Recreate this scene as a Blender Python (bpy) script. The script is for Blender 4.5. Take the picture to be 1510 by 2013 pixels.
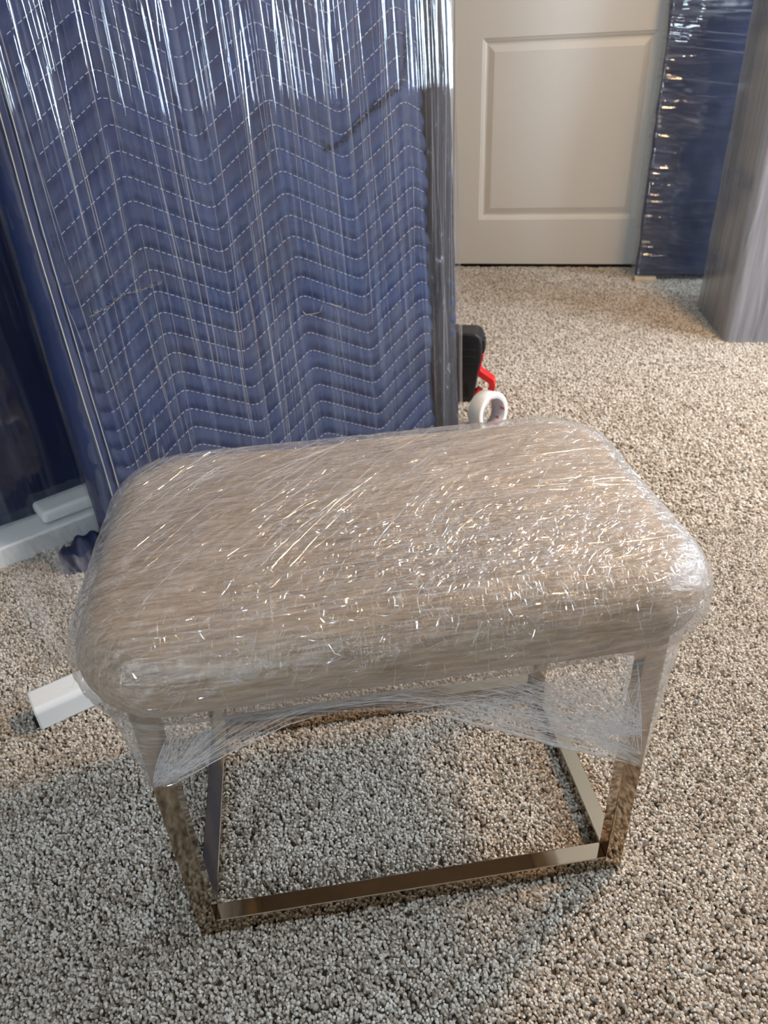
import bpy, bmesh, math, random
import numpy as np
from mathutils import Matrix, Vector

for o_ in list(bpy.data.objects):
    bpy.data.objects.remove(o_)
sc = bpy.context.scene
COL = sc.collection
rng = np.random.default_rng(7)
random.seed(7)

# ------------------------------------------------------------------ camera
cam_d = bpy.data.cameras.new('camera'); cam = bpy.data.objects.new('camera', cam_d); COL.objects.link(cam)
F_PX = 1453.5
cam_d.sensor_fit = 'VERTICAL'; cam_d.sensor_height = 24.0; cam_d.sensor_width = 18.0
cam_d.lens = F_PX / 2013 * 24.0
cR = Vector((0.9986, -0.0286, -0.0445)); cU = Vector((0.0529, 0.5389, 0.8407)); cF = Vector((0.0, 0.8419, -0.5396))
m = Matrix.Identity(4)
for i in range(3):
    m[i][0] = cR[i]; m[i][1] = cU[i]; m[i][2] = -cF[i]
m[2][3] = 1.0539
cam.matrix_world = m
cam_d.clip_start = 0.02
cam_d.dof.use_dof = True; cam_d.dof.focus_distance = 1.0; cam_d.dof.aperture_fstop = 5.0
sc.camera = cam

# ------------------------------------------------------------------ light
SKY_STRENGTH = 42.0
LAMP_STRENGTH = 205.0
world = bpy.data.worlds.new('sky'); sc.world = world; world.use_nodes = True
bg = world.node_tree.nodes['Background']
bg.inputs['Color'].default_value = (0.68, 0.84, 1.0, 1); bg.inputs['Strength'].default_value = SKY_STRENGTH
vs = sc.view_settings
vs.view_transform = 'Standard'; vs.look = 'None'; vs.gamma = 1.0; vs.use_curve_mapping = False
vs.exposure = -0.27
sc.cycles.transparent_max_bounces = 12
sc.cycles.max_bounces = 5; sc.cycles.diffuse_bounces = 2; sc.cycles.glossy_bounces = 3; sc.cycles.transmission_bounces = 2
sc.cycles.caustics_refractive = False

# ------------------------------------------------------------------ helpers
def tag(o, label=None, cat=None, group=None, kind=None):
    if label: o['label'] = label
    if cat: o['category'] = cat
    if group: o['group'] = group
    if kind: o['kind'] = kind
    return o

def link(name, me, mat=None, parent=None, smooth=False):
    o = bpy.data.objects.new(name, me); COL.objects.link(o)
    if mat: me.materials.append(mat)
    if smooth:
        me.polygons.foreach_set('use_smooth', [True] * len(me.polygons))
    if parent: o.parent = parent
    return o

def empty(name, M):
    o = bpy.data.objects.new(name, None); COL.objects.link(o); o.matrix_world = M
    o.empty_display_size = 0.05
    return o

def frame(loc, yaw, lean=0.0):
    """local x along, local y away, local z up; lean tips the top away."""
    return Matrix.Translation(loc) @ Matrix.Rotation(yaw, 4, 'Z') @ Matrix.Rotation(-lean, 4, 'X')

def mesh(name, V, Fc):
    me = bpy.data.meshes.new(name); me.from_pydata([tuple(map(float, v)) for v in V], [], Fc); me.update()
    return me

def bm_mesh(name, bm):
    bmesh.ops.recalc_face_normals(bm, faces=bm.faces)
    me = bpy.data.meshes.new(name); bm.to_mesh(me); bm.free(); return me

def box_bm(bm, x0, x1, y0, y1, z0, z1, bev=0.0, seg=2):
    r = bmesh.ops.create_cube(bm, size=1.0)
    vs_ = r['verts']
    bmesh.ops.scale(bm, vec=(x1 - x0, y1 - y0, z1 - z0), verts=vs_)
    bmesh.ops.translate(bm, vec=((x0 + x1) / 2, (y0 + y1) / 2, (z0 + z1) / 2), verts=vs_)
    if bev > 0:
        es = list({e for v in vs_ for e in v.link_edges})
        bmesh.ops.bevel(bm, geom=es, offset=bev, segments=seg, affect='EDGES', profile=0.5)

def box(name, x0, x1, y0, y1, z0, z1, mat, parent=None, bev=0.0, seg=2):
    bm = bmesh.new(); box_bm(bm, x0, x1, y0, y1, z0, z1, bev, seg)
    return link(name, bm_mesh(name, bm), mat, parent)

def extrude_poly(name, pts, axis_len, mat, parent=None, x0=0.0, bev=0.0):
    """polygon in local (y,z) extruded along x from x0."""
    bm = bmesh.new()
    a = [bm.verts.new((x0, p[0], p[1])) for p in pts]; b = [bm.verts.new((x0 + axis_len, p[0], p[1])) for p in pts]
    n = len(pts)
    bm.faces.new(a); bm.faces.new(b[::-1])
    for i in range(n):
        bm.faces.new((a[i], b[i], b[(i + 1) % n], a[(i + 1) % n]))
    if bev > 0:
        bmesh.ops.bevel(bm, geom=list(bm.edges), offset=bev, segments=2, affect='EDGES', profile=0.5)
    return link(name, bm_mesh(name, bm), mat, parent)

def grid_faces(nr, nc, wrap=False):
    f = []
    for r in range(nr - 1):
        for c in range(nc if wrap else nc - 1):
            c2 = (c + 1) % nc
            f.append((r * nc + c, r * nc + c2, (r + 1) * nc + c2, (r + 1) * nc + c))
    return f

def fast_grid(name, G, wrap=False, attr=None):
    nr, nc, _ = G.shape
    me = bpy.data.meshes.new(name)
    r = np.arange(nr - 1)[:, None]; c = np.arange(nc if wrap else nc - 1)[None, :]; c2 = (c + 1) % nc
    q = np.stack([r * nc + c, r * nc + c2, (r + 1) * nc + c2, (r + 1) * nc + c], -1).reshape(-1, 4).astype(np.int32)
    me.vertices.add(nr * nc); me.vertices.foreach_set('co', G.reshape(-1).astype(np.float32))
    me.loops.add(q.size); me.loops.foreach_set('vertex_index', q.reshape(-1))
    me.polygons.add(len(q)); me.polygons.foreach_set('loop_start', np.arange(0, q.size, 4, dtype=np.int32))
    me.polygons.foreach_set('loop_total', np.full(len(q), 4, np.int32))
    me.update(calc_edges=True)
    me.polygons.foreach_set('use_smooth', np.ones(len(q), bool))
    if attr is not None:
        A = me.attributes.new('layers', 'FLOAT', 'POINT'); A.data.foreach_set('value', attr.reshape(-1).astype(np.float32))
    me.validate()
    return me

def grid_normals(G, wrap=False):
    du = np.gradient(G, axis=1)
    if wrap:
        du = (np.roll(G, -1, 1) - np.roll(G, 1, 1)) / 2
    dv = np.gradient(G, axis=0)
    n = np.cross(du, dv); l = np.linalg.norm(n, axis=2, keepdims=True); l[l < 1e-12] = 1
    return n / l

def hash2(ix, iy, seed):
    h = (ix.astype(np.int64) * 374761393 + iy.astype(np.int64) * 668265263 + seed * 1442695041) & 0xffffffff
    h = ((h ^ (h >> 13)) * 1274126177) & 0xffffffff
    h = ((h ^ (h >> 16)) * 2246822519) & 0xffffffff
    return ((h >> 8) & 0xffff) / 65535.0

def vn(x, y, seed=0):
    """value noise in -1..1"""
    x = np.asarray(x, float); y = np.asarray(y, float); x, y = np.broadcast_arrays(x, y)
    ix = np.floor(x); iy = np.floor(y); fx = x - ix; fy = y - iy
    fx = fx * fx * (3 - 2 * fx); fy = fy * fy * (3 - 2 * fy)
    a = hash2(ix, iy, seed); b = hash2(ix + 1, iy, seed); c = hash2(ix, iy + 1, seed); d = hash2(ix + 1, iy + 1, seed)
    return 2 * ((a * (1 - fx) + b * fx) * (1 - fy) + (c * (1 - fx) + d * fx) * fy) - 1

def ridged(x, y, seed):
    return 1 - 2 * np.abs(vn(x, y, seed))

def sample(G, r, c, wrap):
    nr, nc, _ = G.shape
    r = np.clip(r, 0, nr - 1.001); r0 = np.floor(r).astype(int); fr = (r - r0)[:, None]
    if wrap:
        c = np.mod(c, nc); c0 = np.floor(c).astype(int) % nc; c1 = (c0 + 1) % nc
    else:
        c = np.clip(c, 0, nc - 1.001); c0 = np.floor(c).astype(int); c1 = c0 + 1
    fc = (c - np.floor(c))[:, None]
    return (G[r0, c0] * (1 - fc) + G[r0, c1] * fc) * (1 - fr) + (G[r0 + 1, c0] * (1 - fc) + G[r0 + 1, c1] * fc) * fr

def ridge_mesh(name, G, N, specs, wrap=False):
    """thin raised crease strips on a sheet; spec = (rows, cols, half width, height)"""
    V = []; Fc = []
    for rr_, cc_, hw, hh in specs:
        P = sample(G, np.asarray(rr_, float), np.asarray(cc_, float), wrap)
        n = sample(N, np.asarray(rr_, float), np.asarray(cc_, float), wrap)
        n /= np.maximum(np.linalg.norm(n, axis=1, keepdims=True), 1e-9)
        t = np.gradient(P, axis=0); t /= np.maximum(np.linalg.norm(t, axis=1, keepdims=True), 1e-9)
        s = np.cross(n, t)
        k = len(P); w = np.sin(np.linspace(0.06, math.pi - 0.06, k))[:, None] ** 0.6
        b = len(V)
        A = P + s * hw * w + n * 0.0004; T = P + n * (0.0004 + hh * w); B = P - s * hw * w + n * 0.0004
        for i in range(k):
            V.extend((A[i], T[i], B[i]))
        for i in range(k - 1):
            o = b + 3 * i
            Fc.append((o, o + 3, o + 4, o + 1)); Fc.append((o + 1, o + 4, o + 5, o + 2))
    me = mesh(name, V, Fc)
    return me

# ---- material helper
class NT:
    def __init__(s, name):
        s.m = bpy.data.materials.new(name); s.m.use_nodes = True; s.t = s.m.node_tree; s.t.nodes.clear()
        s.out = s.t.nodes.new('ShaderNodeOutputMaterial')
    def n(s, typ, inp=None, **kw):
        nd = s.t.nodes.new('ShaderNode' + typ)
        for k, v in kw.items(): setattr(nd, k, v)
        for k, v in (inp or {}).items():
            if isinstance(v, bpy.types.NodeSocket): s.t.links.new(v, nd.inputs[k])
            else: nd.inputs[k].default_value = v
        return nd
    def math(s, op, a, b=0.0, c=None, clamp=False):
        d = {0: a, 1: b}
        if c is not None: d[2] = c
        return s.n('Math', d, operation=op, use_clamp=clamp).outputs[0]
    def coord(s, scale=(1, 1, 1), kind='Object', rot=(0, 0, 0)):
        tc = s.n('TexCoord'); return s.n('Mapping', {'Vector': tc.outputs[kind], 'Scale': scale, 'Rotation': rot}).outputs[0]
    def noise(s, scale, vec=None, detail=2.0, rough=0.5, out=0):
        d = {'Scale': scale, 'Detail': detail, 'Roughness': rough}
        if vec is not None: d['Vector'] = vec
        return s.n('TexNoise', d).outputs[out]
    def ramp(s, fac, stops):
        r = s.n('ValToRGB', {'Fac': fac}); cr = r.color_ramp
        while len(cr.elements) < len(stops): cr.elements.new(0.5)
        for e, (p, c) in zip(cr.elements, stops):
            e.position = p; e.color = c if len(c) == 4 else (*c, 1)
        return r.outputs[0]
    def done(s, sh):
        s.t.links.new(sh, s.out.inputs['Surface']); return s.m

def paint(name, col, rough=0.5, bump=0.0, bscale=200, metal=0.0, vary=0.0, **kw):
    t = NT(name)
    vec = t.coord()
    d = {'Roughness': rough, 'Metallic': metal}
    if vary > 0:
        nz = t.noise(18.0, vec, 4.0)
        d['Base Color'] = t.ramp(nz, [(0.3, tuple(c * (1 - vary) for c in col)), (0.7, tuple(min(1, c * (1 + vary)) for c in col))])
    else:
        d['Base Color'] = (*col, 1)
    if bump > 0:
        d['Normal'] = t.n('Bump', {'Height': t.noise(bscale, vec, 3.0), 'Strength': bump, 'Distance': 0.002}).outputs[0]
    d.update(kw)
    return t.done(t.n('BsdfPrincipled', d).outputs[0])

def film(name, haze0=0.03, haze1=0.25, gloss=1.0, rough=0.06, streak=(200, 200, 3), rot=(0, 0, 0), bump=0.15, bscale=1.0, thr=(0.45, 0.75),
         attr=False, col=(0.93, 0.93, 0.95), f0=0.07, tint=0.98, extra=None, bdist=0.001):
    """clear plastic stretch film: see-through, mirror sheen by angle, milky where layers pile up or sheen is painted"""
    t = NT(name)
    vec = t.coord(streak, rot=rot)
    st = t.noise(bscale, vec, 4.0, 0.6)
    h = st
    if extra:
        v2 = t.coord(extra[0], rot=extra[1]); h = t.math('ADD', st, t.math('MULTIPLY', t.noise(1.0, v2, 4.0, 0.6), extra[2]))
    bp = t.n('Bump', {'Height': h, 'Strength': bump, 'Distance': bdist}).outputs[0]
    hz = t.n('MapRange', {'Value': st, 'From Min': thr[0], 'From Max': thr[1], 'To Min': haze0, 'To Max': haze1}).outputs[0]
    if attr:
        hz = t.math('MULTIPLY', hz, t.n('Attribute', attribute_name='layers').outputs['Fac'])
    hz = t.math('MINIMUM', hz, 0.97)
    tr = t.n('BsdfTransparent', {'Color': (tint, tint, tint, 1)}).outputs[0]
    df = t.n('BsdfDiffuse', {'Color': (*col, 1), 'Normal': bp}).outputs[0]
    tl = t.n('BsdfTranslucent', {'Color': (*col, 1), 'Normal': bp}).outputs[0]
    milk = t.n('MixShader', {'Fac': 0.4, 1: df, 2: tl}).outputs[0]
    base = t.n('MixShader', {'Fac': hz, 1: tr, 2: milk}).outputs[0]
    fac = t.n('LayerWeight', {'Blend': 0.5, 'Normal': bp}).outputs['Facing']
    fr_ = t.math('MULTIPLY_ADD', t.math('POWER', fac, 5.0), 0.9 - f0, f0)
    fr_ = t.math('MULTIPLY', fr_, gloss, clamp=True)
    gl = t.n('BsdfGlossy', {'Color': (1, 1, 1, 1), 'Roughness': rough, 'Normal': bp}).outputs[0]
    return t.done(t.n('MixShader', {'Fac': fr_, 1: base, 2: gl}).outputs[0])

def emit(name, col, s):
    t = NT(name); return t.done(t.n('Emission', {'Color': (*col, 1), 'Strength': s}).outputs[0])

# ------------------------------------------------------------------ materials
M = {}
M['wall'] = paint('wall_paint', (0.66, 0.62, 0.56), 0.7, 0.1, 300)
M['ceil'] = paint('ceiling_paint', (0.8, 0.79, 0.76), 0.8, 0.2, 150)
M['door'] = paint('door_paint', (0.78, 0.75, 0.69), 0.42, 0.04, 250)
M['white'] = paint('white_lacquer', (0.80, 0.80, 0.78), 0.35, 0.03, 200)
M['wood'] = paint('pale_wood', (0.72, 0.55, 0.36), 0.6, 0.2, 90, vary=0.15)
M['black'] = paint('black_plastic', (0.012, 0.012, 0.014), 0.45, 0.15, 400)
M['darkslot'] = paint('dark_rubber', (0.004, 0.004, 0.005), 0.7)
M['red'] = paint('red_plastic', (0.75, 0.02, 0.02), 0.35)
M['chrome'] = paint('satin_nickel', (0.6, 0.58, 0.55), 0.25, metal=1.0)
M['lampbase'] = paint('lamp_base_white', (0.8, 0.8, 0.78), 0.4)
M['lamp'] = emit('lamp_glass', (1.0, 0.63, 0.31), LAMP_STRENGTH)
M['thread'] = paint('pale_thread', (0.50, 0.52, 0.60), 0.7)
M['cord'] = paint('cream_thread', (0.58, 0.53, 0.46), 0.7)

def gold_mat():
    t = NT('champagne_metal')
    v = t.coord((1, 1, 1)); nz = t.noise(900.0, v, 2.0)
    return t.done(t.n('BsdfPrincipled', {'Base Color': (0.45, 0.365, 0.27, 1), 'Metallic': 1.0,
        'Roughness': t.n('MapRange', {'Value': nz, 'From Min': 0.3, 'From Max': 0.7, 'To Min': 0.05, 'To Max': 0.09}).outputs[0],
        'Normal': t.n('Bump', {'Height': t.noise(14.0, v, 2.0), 'Strength': 0.03, 'Distance': 0.01}).outputs[0]}).outputs[0])
M['gold'] = gold_mat()

def blanket_mat(name, c0, c1):
    t = NT(name)
    v = t.coord()
    nz = t.noise(7.0, v, 5.0, 0.6)
    col = t.ramp(nz, [(0.3, c0), (0.72, c1)])
    wv = t.n('TexWave', {'Vector': t.coord((1, 1, 1), rot=(0.0, 0.785, 0.0)), 'Scale': 480.0, 'Distortion': 1.0}, wave_type='BANDS').outputs['Fac']
    wr = t.noise(1.0, t.coord((60, 60, 22)), 3.0)
    hb = t.math('ADD', t.math('MULTIPLY', wv, 0.15), wr)
    bp = t.n('Bump', {'Height': hb, 'Strength': 0.5, 'Distance': 0.003}).outputs[0]
    return t.done(t.n('BsdfPrincipled', {'Base Color': col, 'Roughness': 0.55, 'Sheen Weight': 0.06, 'Sheen Roughness': 0.4, 'Normal': bp}).outputs[0])
M['navy'] = blanket_mat('navy_blanket', (0.003, 0.016, 0.075), (0.006, 0.032, 0.135))
M['navy_edge'] = blanket_mat('navy_binding', (0.004, 0.015, 0.075), (0.009, 0.028, 0.12))
M['navy_dark'] = blanket_mat('dark_navy_blanket', (0.002, 0.007, 0.042), (0.004, 0.013, 0.075))
M['greycloth'] = blanket_mat('grey_blanket', (0.035, 0.037, 0.05), (0.12, 0.12, 0.14))

def lint_mat():
    t = NT('charcoal_binding'); v = t.coord((1, 1, 0.6))
    nz = t.noise(55.0, v, 6.0, 0.75)
    return t.done(t.n('BsdfPrincipled', {'Base Color': t.ramp(nz, [(0.5, (0.02, 0.02, 0.03)), (0.62, (0.035, 0.04, 0.06)), (0.72, (0.4, 0.42, 0.47))]), 'Roughness': 0.8}).outputs[0])
M['charcoal'] = lint_mat()

def fur_mat():
    t = NT('tan_fur')
    nz = t.noise(1.0, t.coord((24, 240, 190), rot=(0, 0, -0.25)), 5.0, 0.65)
    lo = t.noise(6.0, t.coord(), 3.0)
    f_ = t.math('ADD', t.math('MULTIPLY', nz, 0.7), t.math('MULTIPLY', lo, 0.3))
    col = t.ramp(f_, [(0.3, (0.13, 0.075, 0.035)), (0.5, (0.36, 0.24, 0.135)), (0.7, (0.60, 0.44, 0.29))])
    return t.done(t.n('BsdfPrincipled', {'Base Color': col, 'Roughness': 0.8, 'Sheen Weight': 0.3,
        'Normal': t.n('Bump', {'Height': nz, 'Strength': 0.7, 'Distance': 0.004}).outputs[0]}).outputs[0])
M['fur'] = fur_mat()

M['film_panel'] = film('film_over_blanket', 0.0, 0.20, 1.0, 0.05, (75, 75, 1.4), bump=0.12, thr=(0.48, 0.8), f0=0.055, col=(0.72, 0.84, 1.0))
M['film_seat'] = film('film_over_seat', 0.07, 0.30, 1.0, 0.10, (30, 220, 220), rot=(0, 0, -0.35), bump=1.0, thr=(0.4, 0.75), attr=True, f0=0.09,
                      extra=((260, 40, 60), (0, 0, 0.7), 0.7), bdist=0.002)
M['film_skirt'] = film('film_under_seat', 0.12, 0.36, 1.0, 0.08, (6, 60, 130), bump=0.3, thr=(0.4, 0.75), attr=True, f0=0.07, col=(0.85, 0.83, 0.80))
M['film_crease'] = film('film_crease', 0.4, 0.75, 1.0, 0.12, (90, 90, 90), bump=0.2, f0=0.30, thr=(0.3, 0.8))
M['film_fine'] = film('film_fine_crease', 0.10, 0.3, 1.0, 0.10, (90, 90, 90), bump=0.2, f0=0.26, thr=(0.3, 0.8))
M['film_strand'] = film('film_strand', 0.5, 0.9, 1.0, 0.12, (90, 90, 90), bump=0.1, f0=0.2, thr=(0.3, 0.7), col=(0.97, 0.97, 0.98))  # white haze stands in for window glints on the skirt creases
M['film_right'] = film('film_horizontal_wrap', 0.003, 0.07, 1.0, 0.04, (3, 3, 60), bump=0.6, thr=(0.42, 0.8), f0=0.08, attr=True)
M['film_milky'] = film('film_many_layers', 0.42, 0.78, 1.0, 0.22, (45, 45, 1.5), bump=0.5, thr=(0.3, 0.7), col=(0.60, 0.60, 0.65), f0=0.05)
M['film_thin'] = film('film_thin', 0.04, 0.40, 1.0, 0.08, (60, 3, 3), rot=(0, 0, 0.45), bump=0.3, thr=(0.45, 0.8), f0=0.06)
M['pane'] = film('window_glass', 0.0, 0.0, 1.0, 0.02, (1, 1, 1), bump=0.0, f0=0.05, tint=1.0)

# ------------------------------------------------------------------ room shell (aligned with the door wall)
DO = Vector((0.0, 4.1604, 0.0)); PH = -0.218823
ROOM = frame(DO, PH)          # x along the door wall, y away from the room, z up
FZ = -0.010                   # carpet backing; tips of the pile reach about z = 0
XL, XR, YF, H = -2.3, 3.25, -6.3, 2.46

def place(o): o.matrix_world = ROOM @ o.matrix_world; return o
def carpet_base():
    t = NT('carpet_backing')
    return t.done(t.n('BsdfPrincipled', {'Base Color': (0.20, 0.155, 0.11, 1), 'Roughness': 0.95}).outputs[0])
M['backing'] = carpet_base()
fl = place(box('floor', XL, XR, YF, 0.16, FZ - 0.1, FZ, M['backing'])); tag(fl, 'beige brown carpeted floor of the room', 'floor', kind='structure')
ce = place(box('ceiling', XL, XR, YF, 0.16, H, H + 0.1, M['ceil'])); tag(ce, 'white painted ceiling', 'ceiling', kind='structure')
wl = place(box('wall_left', XL - 0.1, XL, YF, 0.16, FZ, H, M['wall'])); tag(wl, 'painted side wall', 'wall', kind='structure')
FILL_WIN = (0.05, 0.65, 1.15, 2.15)  # unseen window, added to fill the foreground floor with cool light
bm = bmesh.new()
box_bm(bm, XL, FILL_WIN[0], YF - 0.14, YF, FZ, H); box_bm(bm, FILL_WIN[1], XR, YF - 0.14, YF, FZ, H)
box_bm(bm, FILL_WIN[0], FILL_WIN[1], YF - 0.14, YF, FZ, FILL_WIN[2]); box_bm(bm, FILL_WIN[0], FILL_WIN[1], YF - 0.14, YF, FILL_WIN[3], H)
wf = place(link('wall_front', bm_mesh('wall_front', bm), M['wall'])); tag(wf, 'painted wall opposite the panel door', 'wall', kind='structure')
# wall with door opening; an added slab behind the door blocks outside light
DX0, DX1, DZ = 0.455, 1.485, 2.05
bm = bmesh.new()
box_bm(bm, XL, DX0 - 0.02, 0.0, 0.16, FZ, H); box_bm(bm, DX1 + 0.02, XR, 0.0, 0.16, FZ, H); box_bm(bm, DX0 - 0.02, DX1 + 0.02, 0.0, 0.16, DZ + 0.03, H); box_bm(bm, DX0 - 0.02, DX1 + 0.02, 0.13, 0.16, FZ, DZ + 0.03)
wb = place(link('wall_back', bm_mesh('wall_back', bm), M['wall'])); tag(wb, 'painted wall around the white panel door', 'wall', kind='structure')
# right wall with two windows
WINS = [(-1.25, -0.65, 1.0, 1.9), (-2.6, -1.6, 1.0, 2.1)]
ys = [0.16]
for w_ in WINS: ys += [w_[1], w_[0]]
ys.append(YF)
bm = bmesh.new()
for k in range(0, len(ys), 2): box_bm(bm, XR, XR + 0.14, ys[k + 1], ys[k], FZ, H)
for (a, b, z0, z1) in WINS:
    box_bm(bm, XR, XR + 0.14, a, b, FZ, z0); box_bm(bm, XR, XR + 0.14, a, b, z1, H)
wr_ = place(link('wall_right', bm_mesh('wall_right', bm), M['wall'])); tag(wr_, 'painted wall with two windows', 'wall', kind='structure')
def window(n, W4, a, b, z0, z1, label):
    """W4: x along the wall, y outwards"""
    t_ = 0.04; bm = bmesh.new()
    for (p, q, r, s_) in ((a, b, z0, z0 + t_), (a, b, z1 - t_, z1), (a, a + t_, z0 + t_, z1 - t_), (b - t_, b, z0 + t_, z1 - t_)):
        box_bm(bm, p, q, 0.05, 0.11, r, s_)
    w_ = link('window_%d' % n, bm_mesh('window', bm), M['white']); w_.matrix_world = W4; tag(w_, label, 'window', kind='structure')
    zm = (z0 + z1) / 2
    box('sash_rail', a + t_, b - t_, 0.06, 0.10, zm - 0.02, zm + 0.02, M['white'], w_)
    for (r, s_) in ((z0 + t_, zm - 0.02), (zm + 0.02, z1 - t_)):
        box('pane', a + t_, b - t_, 0.078, 0.082, r, s_, M['pane'], w_)
    pl = bpy.data.lights.new('daylight_portal', 'AREA'); pl.shape = 'RECTANGLE'; pl.size = b - a; pl.size_y = z1 - z0; pl.cycles.is_portal = True
    po = bpy.data.objects.new('daylight_portal', pl); COL.objects.link(po)
    po.matrix_world = W4 @ Matrix.Translation(((a + b) / 2, 0.145, zm)) @ Matrix(((1, 0, 0, 0), (0, 0, 1, 0), (0, -1, 0, 0), (0, 0, 0, 1))) 
WR4 = ROOM @ Matrix.Translation((XR, 0, 0)) @ Matrix.Rotation(-math.pi / 2, 4, 'Z')   # x runs towards the front wall
for k, (a, b, z0, z1) in enumerate(WINS):
    window(k + 1, WR4, -b, -a, z0, z1, 'white framed window in the side wall ' + ('near the door' if k == 0 else 'across from the ottoman'))
WF4 = ROOM @ Matrix.Translation((0, YF, 0)) @ Matrix.Rotation(math.pi, 4, 'Z')
window(3, WF4, -FILL_WIN[1], -FILL_WIN[0], FILL_WIN[2], FILL_WIN[3], 'added white framed fill window in the unseen wall opposite the door')
# baseboards of the door wall
for nm, (a, b) in (('baseboard_back', (XL, DX0 - 0.09)), ('baseboard_right', (DX1 + 0.09, XR))):
    o = place(box(nm, a, b, -0.014, 0.0, FZ, 0.10, M['white'], bev=0.004)); tag(o, 'white baseboard of the door wall', 'baseboard', kind='structure')
bm = bmesh.new()
box_bm(bm, DX0 - 0.09, DX0 - 0.02, -0.016, 0.0, FZ, DZ + 0.10); box_bm(bm, DX1 + 0.02, DX1 + 0.09, -0.016, 0.0, FZ, DZ + 0.10); box_bm(bm, DX0 - 0.02, DX1 + 0.02, -0.016, 0.0, DZ + 0.03, DZ + 0.10)
box_bm(bm, DX0 - 0.02, DX0 - 0.004, 0.0, 0.12, FZ, DZ + 0.03); box_bm(bm, DX1 + 0.004, DX1 + 0.02, 0.0, 0.12, FZ, DZ + 0.03); box_bm(bm, DX0 - 0.004, DX1 + 0.004, 0.0, 0.12, DZ + 0.006, DZ + 0.03)
tr_ = place(link('trim_1', bm_mesh('trim', bm), M['white'])); tag(tr_, 'white casing around the panel door', 'trim', kind='structure')

# the door: stiles and rails as one slab, two moulded panels
def door():
    d = place(bpy.data.objects.new('door_1', None)); COL.objects.link(d)
    PX0, PX1 = 0.585, 1.362
    pz = [(0.2362, 1.0293), (1.20, 1.90)]
    bm = bmesh.new(); zb = 0.014
    def quad(p): bm.faces.new([bm.verts.new(q) for q in p])
    def rect(x0, x1, z0, z1, y): quad([(x0, y, z0), (x1, y, z0), (x1, y, z1), (x0, y, z1)])
    rect(DX0, PX0, zb, DZ, 0); rect(PX1, DX1, zb, DZ, 0)
    rect(PX0, PX1, zb, pz[0][0], 0); rect(PX0, PX1, pz[0][1], pz[1][0], 0); rect(PX0, PX1, pz[1][1], DZ, 0)
    rect(DX0, DX1, zb, DZ, 0.036)
    quad([(DX0, 0, zb), (DX1, 0, zb), (DX1, 0.036, zb), (DX0, 0.036, zb)]); quad([(DX0, 0, DZ), (DX1, 0, DZ), (DX1, 0.036, DZ), (DX0, 0.036, DZ)])
    quad([(DX0, 0, zb), (DX0, 0.036, zb), (DX0, 0.036, DZ), (DX0, 0, DZ)]); quad([(DX1, 0, zb), (DX1, 0.036, zb), (DX1, 0.036, DZ), (DX1, 0, DZ)])
    bmesh.ops.remove_doubles(bm, verts=bm.verts, dist=1e-5)
    link('door_slab', bm_mesh('door_slab', bm), M['door'], d)
    prof = [(0, 0), (0.004, 0.004), (0.010, 0.006), (0.020, 0.013), (0.028, 0.013), (0.034, 0.011), (0.056, 0.004), (0.060, 0.004)]
    for (z0, z1) in pz:
        bm = bmesh.new(); loops = []
        for (i_, y_) in prof:
            loops.append([bm.verts.new(q) for q in ((PX0 + i_, y_, z0 + i_), (PX1 - i_, y_, z0 + i_), (PX1 - i_, y_, z1 - i_), (PX0 + i_, y_, z1 - i_))])
        for A, B in zip(loops, loops[1:]):
            for i in range(4): bm.faces.new((A[i], A[(i + 1) % 4], B[(i + 1) % 4], B[i]))
        bm.faces.new(loops[-1])
        link('door_panel', bm_mesh('door_panel', bm), M['door'], d)
    k = bmesh.new(); bmesh.ops.create_uvsphere(k, u_segments=24, v_segments=14, radius=0.028, matrix=Matrix.Translation((DX1 - 0.06, -0.055, 0.96)))
    bmesh.ops.create_cone(k, cap_ends=True, segments=20, radius1=0.012, radius2=0.012, depth=0.05, matrix=Matrix.Translation((DX1 - 0.06, -0.025, 0.96)) @ Matrix.Rotation(math.pi / 2, 4, 'X'))
    link('door_knob', bm_mesh('door_knob', k), M['chrome'], d, True)
    tag(d, 'off-white two-panel interior door closed behind the wrapped furniture', 'door', kind='structure')
door()

# ceiling lamp (warm)
def lamp(x, y):
    e = empty('ceiling_light', ROOM @ Matrix.Translation((x, y, H)))
    bm = bmesh.new(); bmesh.ops.create_cone(bm, cap_ends=True, segments=40, radius1=0.17, radius2=0.17, depth=0.025, matrix=Matrix.Translation((0, 0, -0.0125)))
    link('base_plate', bm_mesh('base', bm), M['lampbase'], e)
    n = 32; V = []; 
    pr_ = [(0.155 * math.cos(a), -0.025 - 0.075 * math.sin(a)) for a in np.linspace(0, math.pi / 2 * 0.97, 9)]
    G = np.array([[(r * math.cos(t), r * math.sin(t), z) for t in np.linspace(0, 2 * math.pi, n, endpoint=False)] for r, z in pr_])
    me = fast_grid('dome', G, True); o = link('glass_dome', me, M['lamp'], e)
    tag(e, 'round flush ceiling light with warm glowing glass dome', 'lamp')
lamp(1.95, -2.3)

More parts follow.
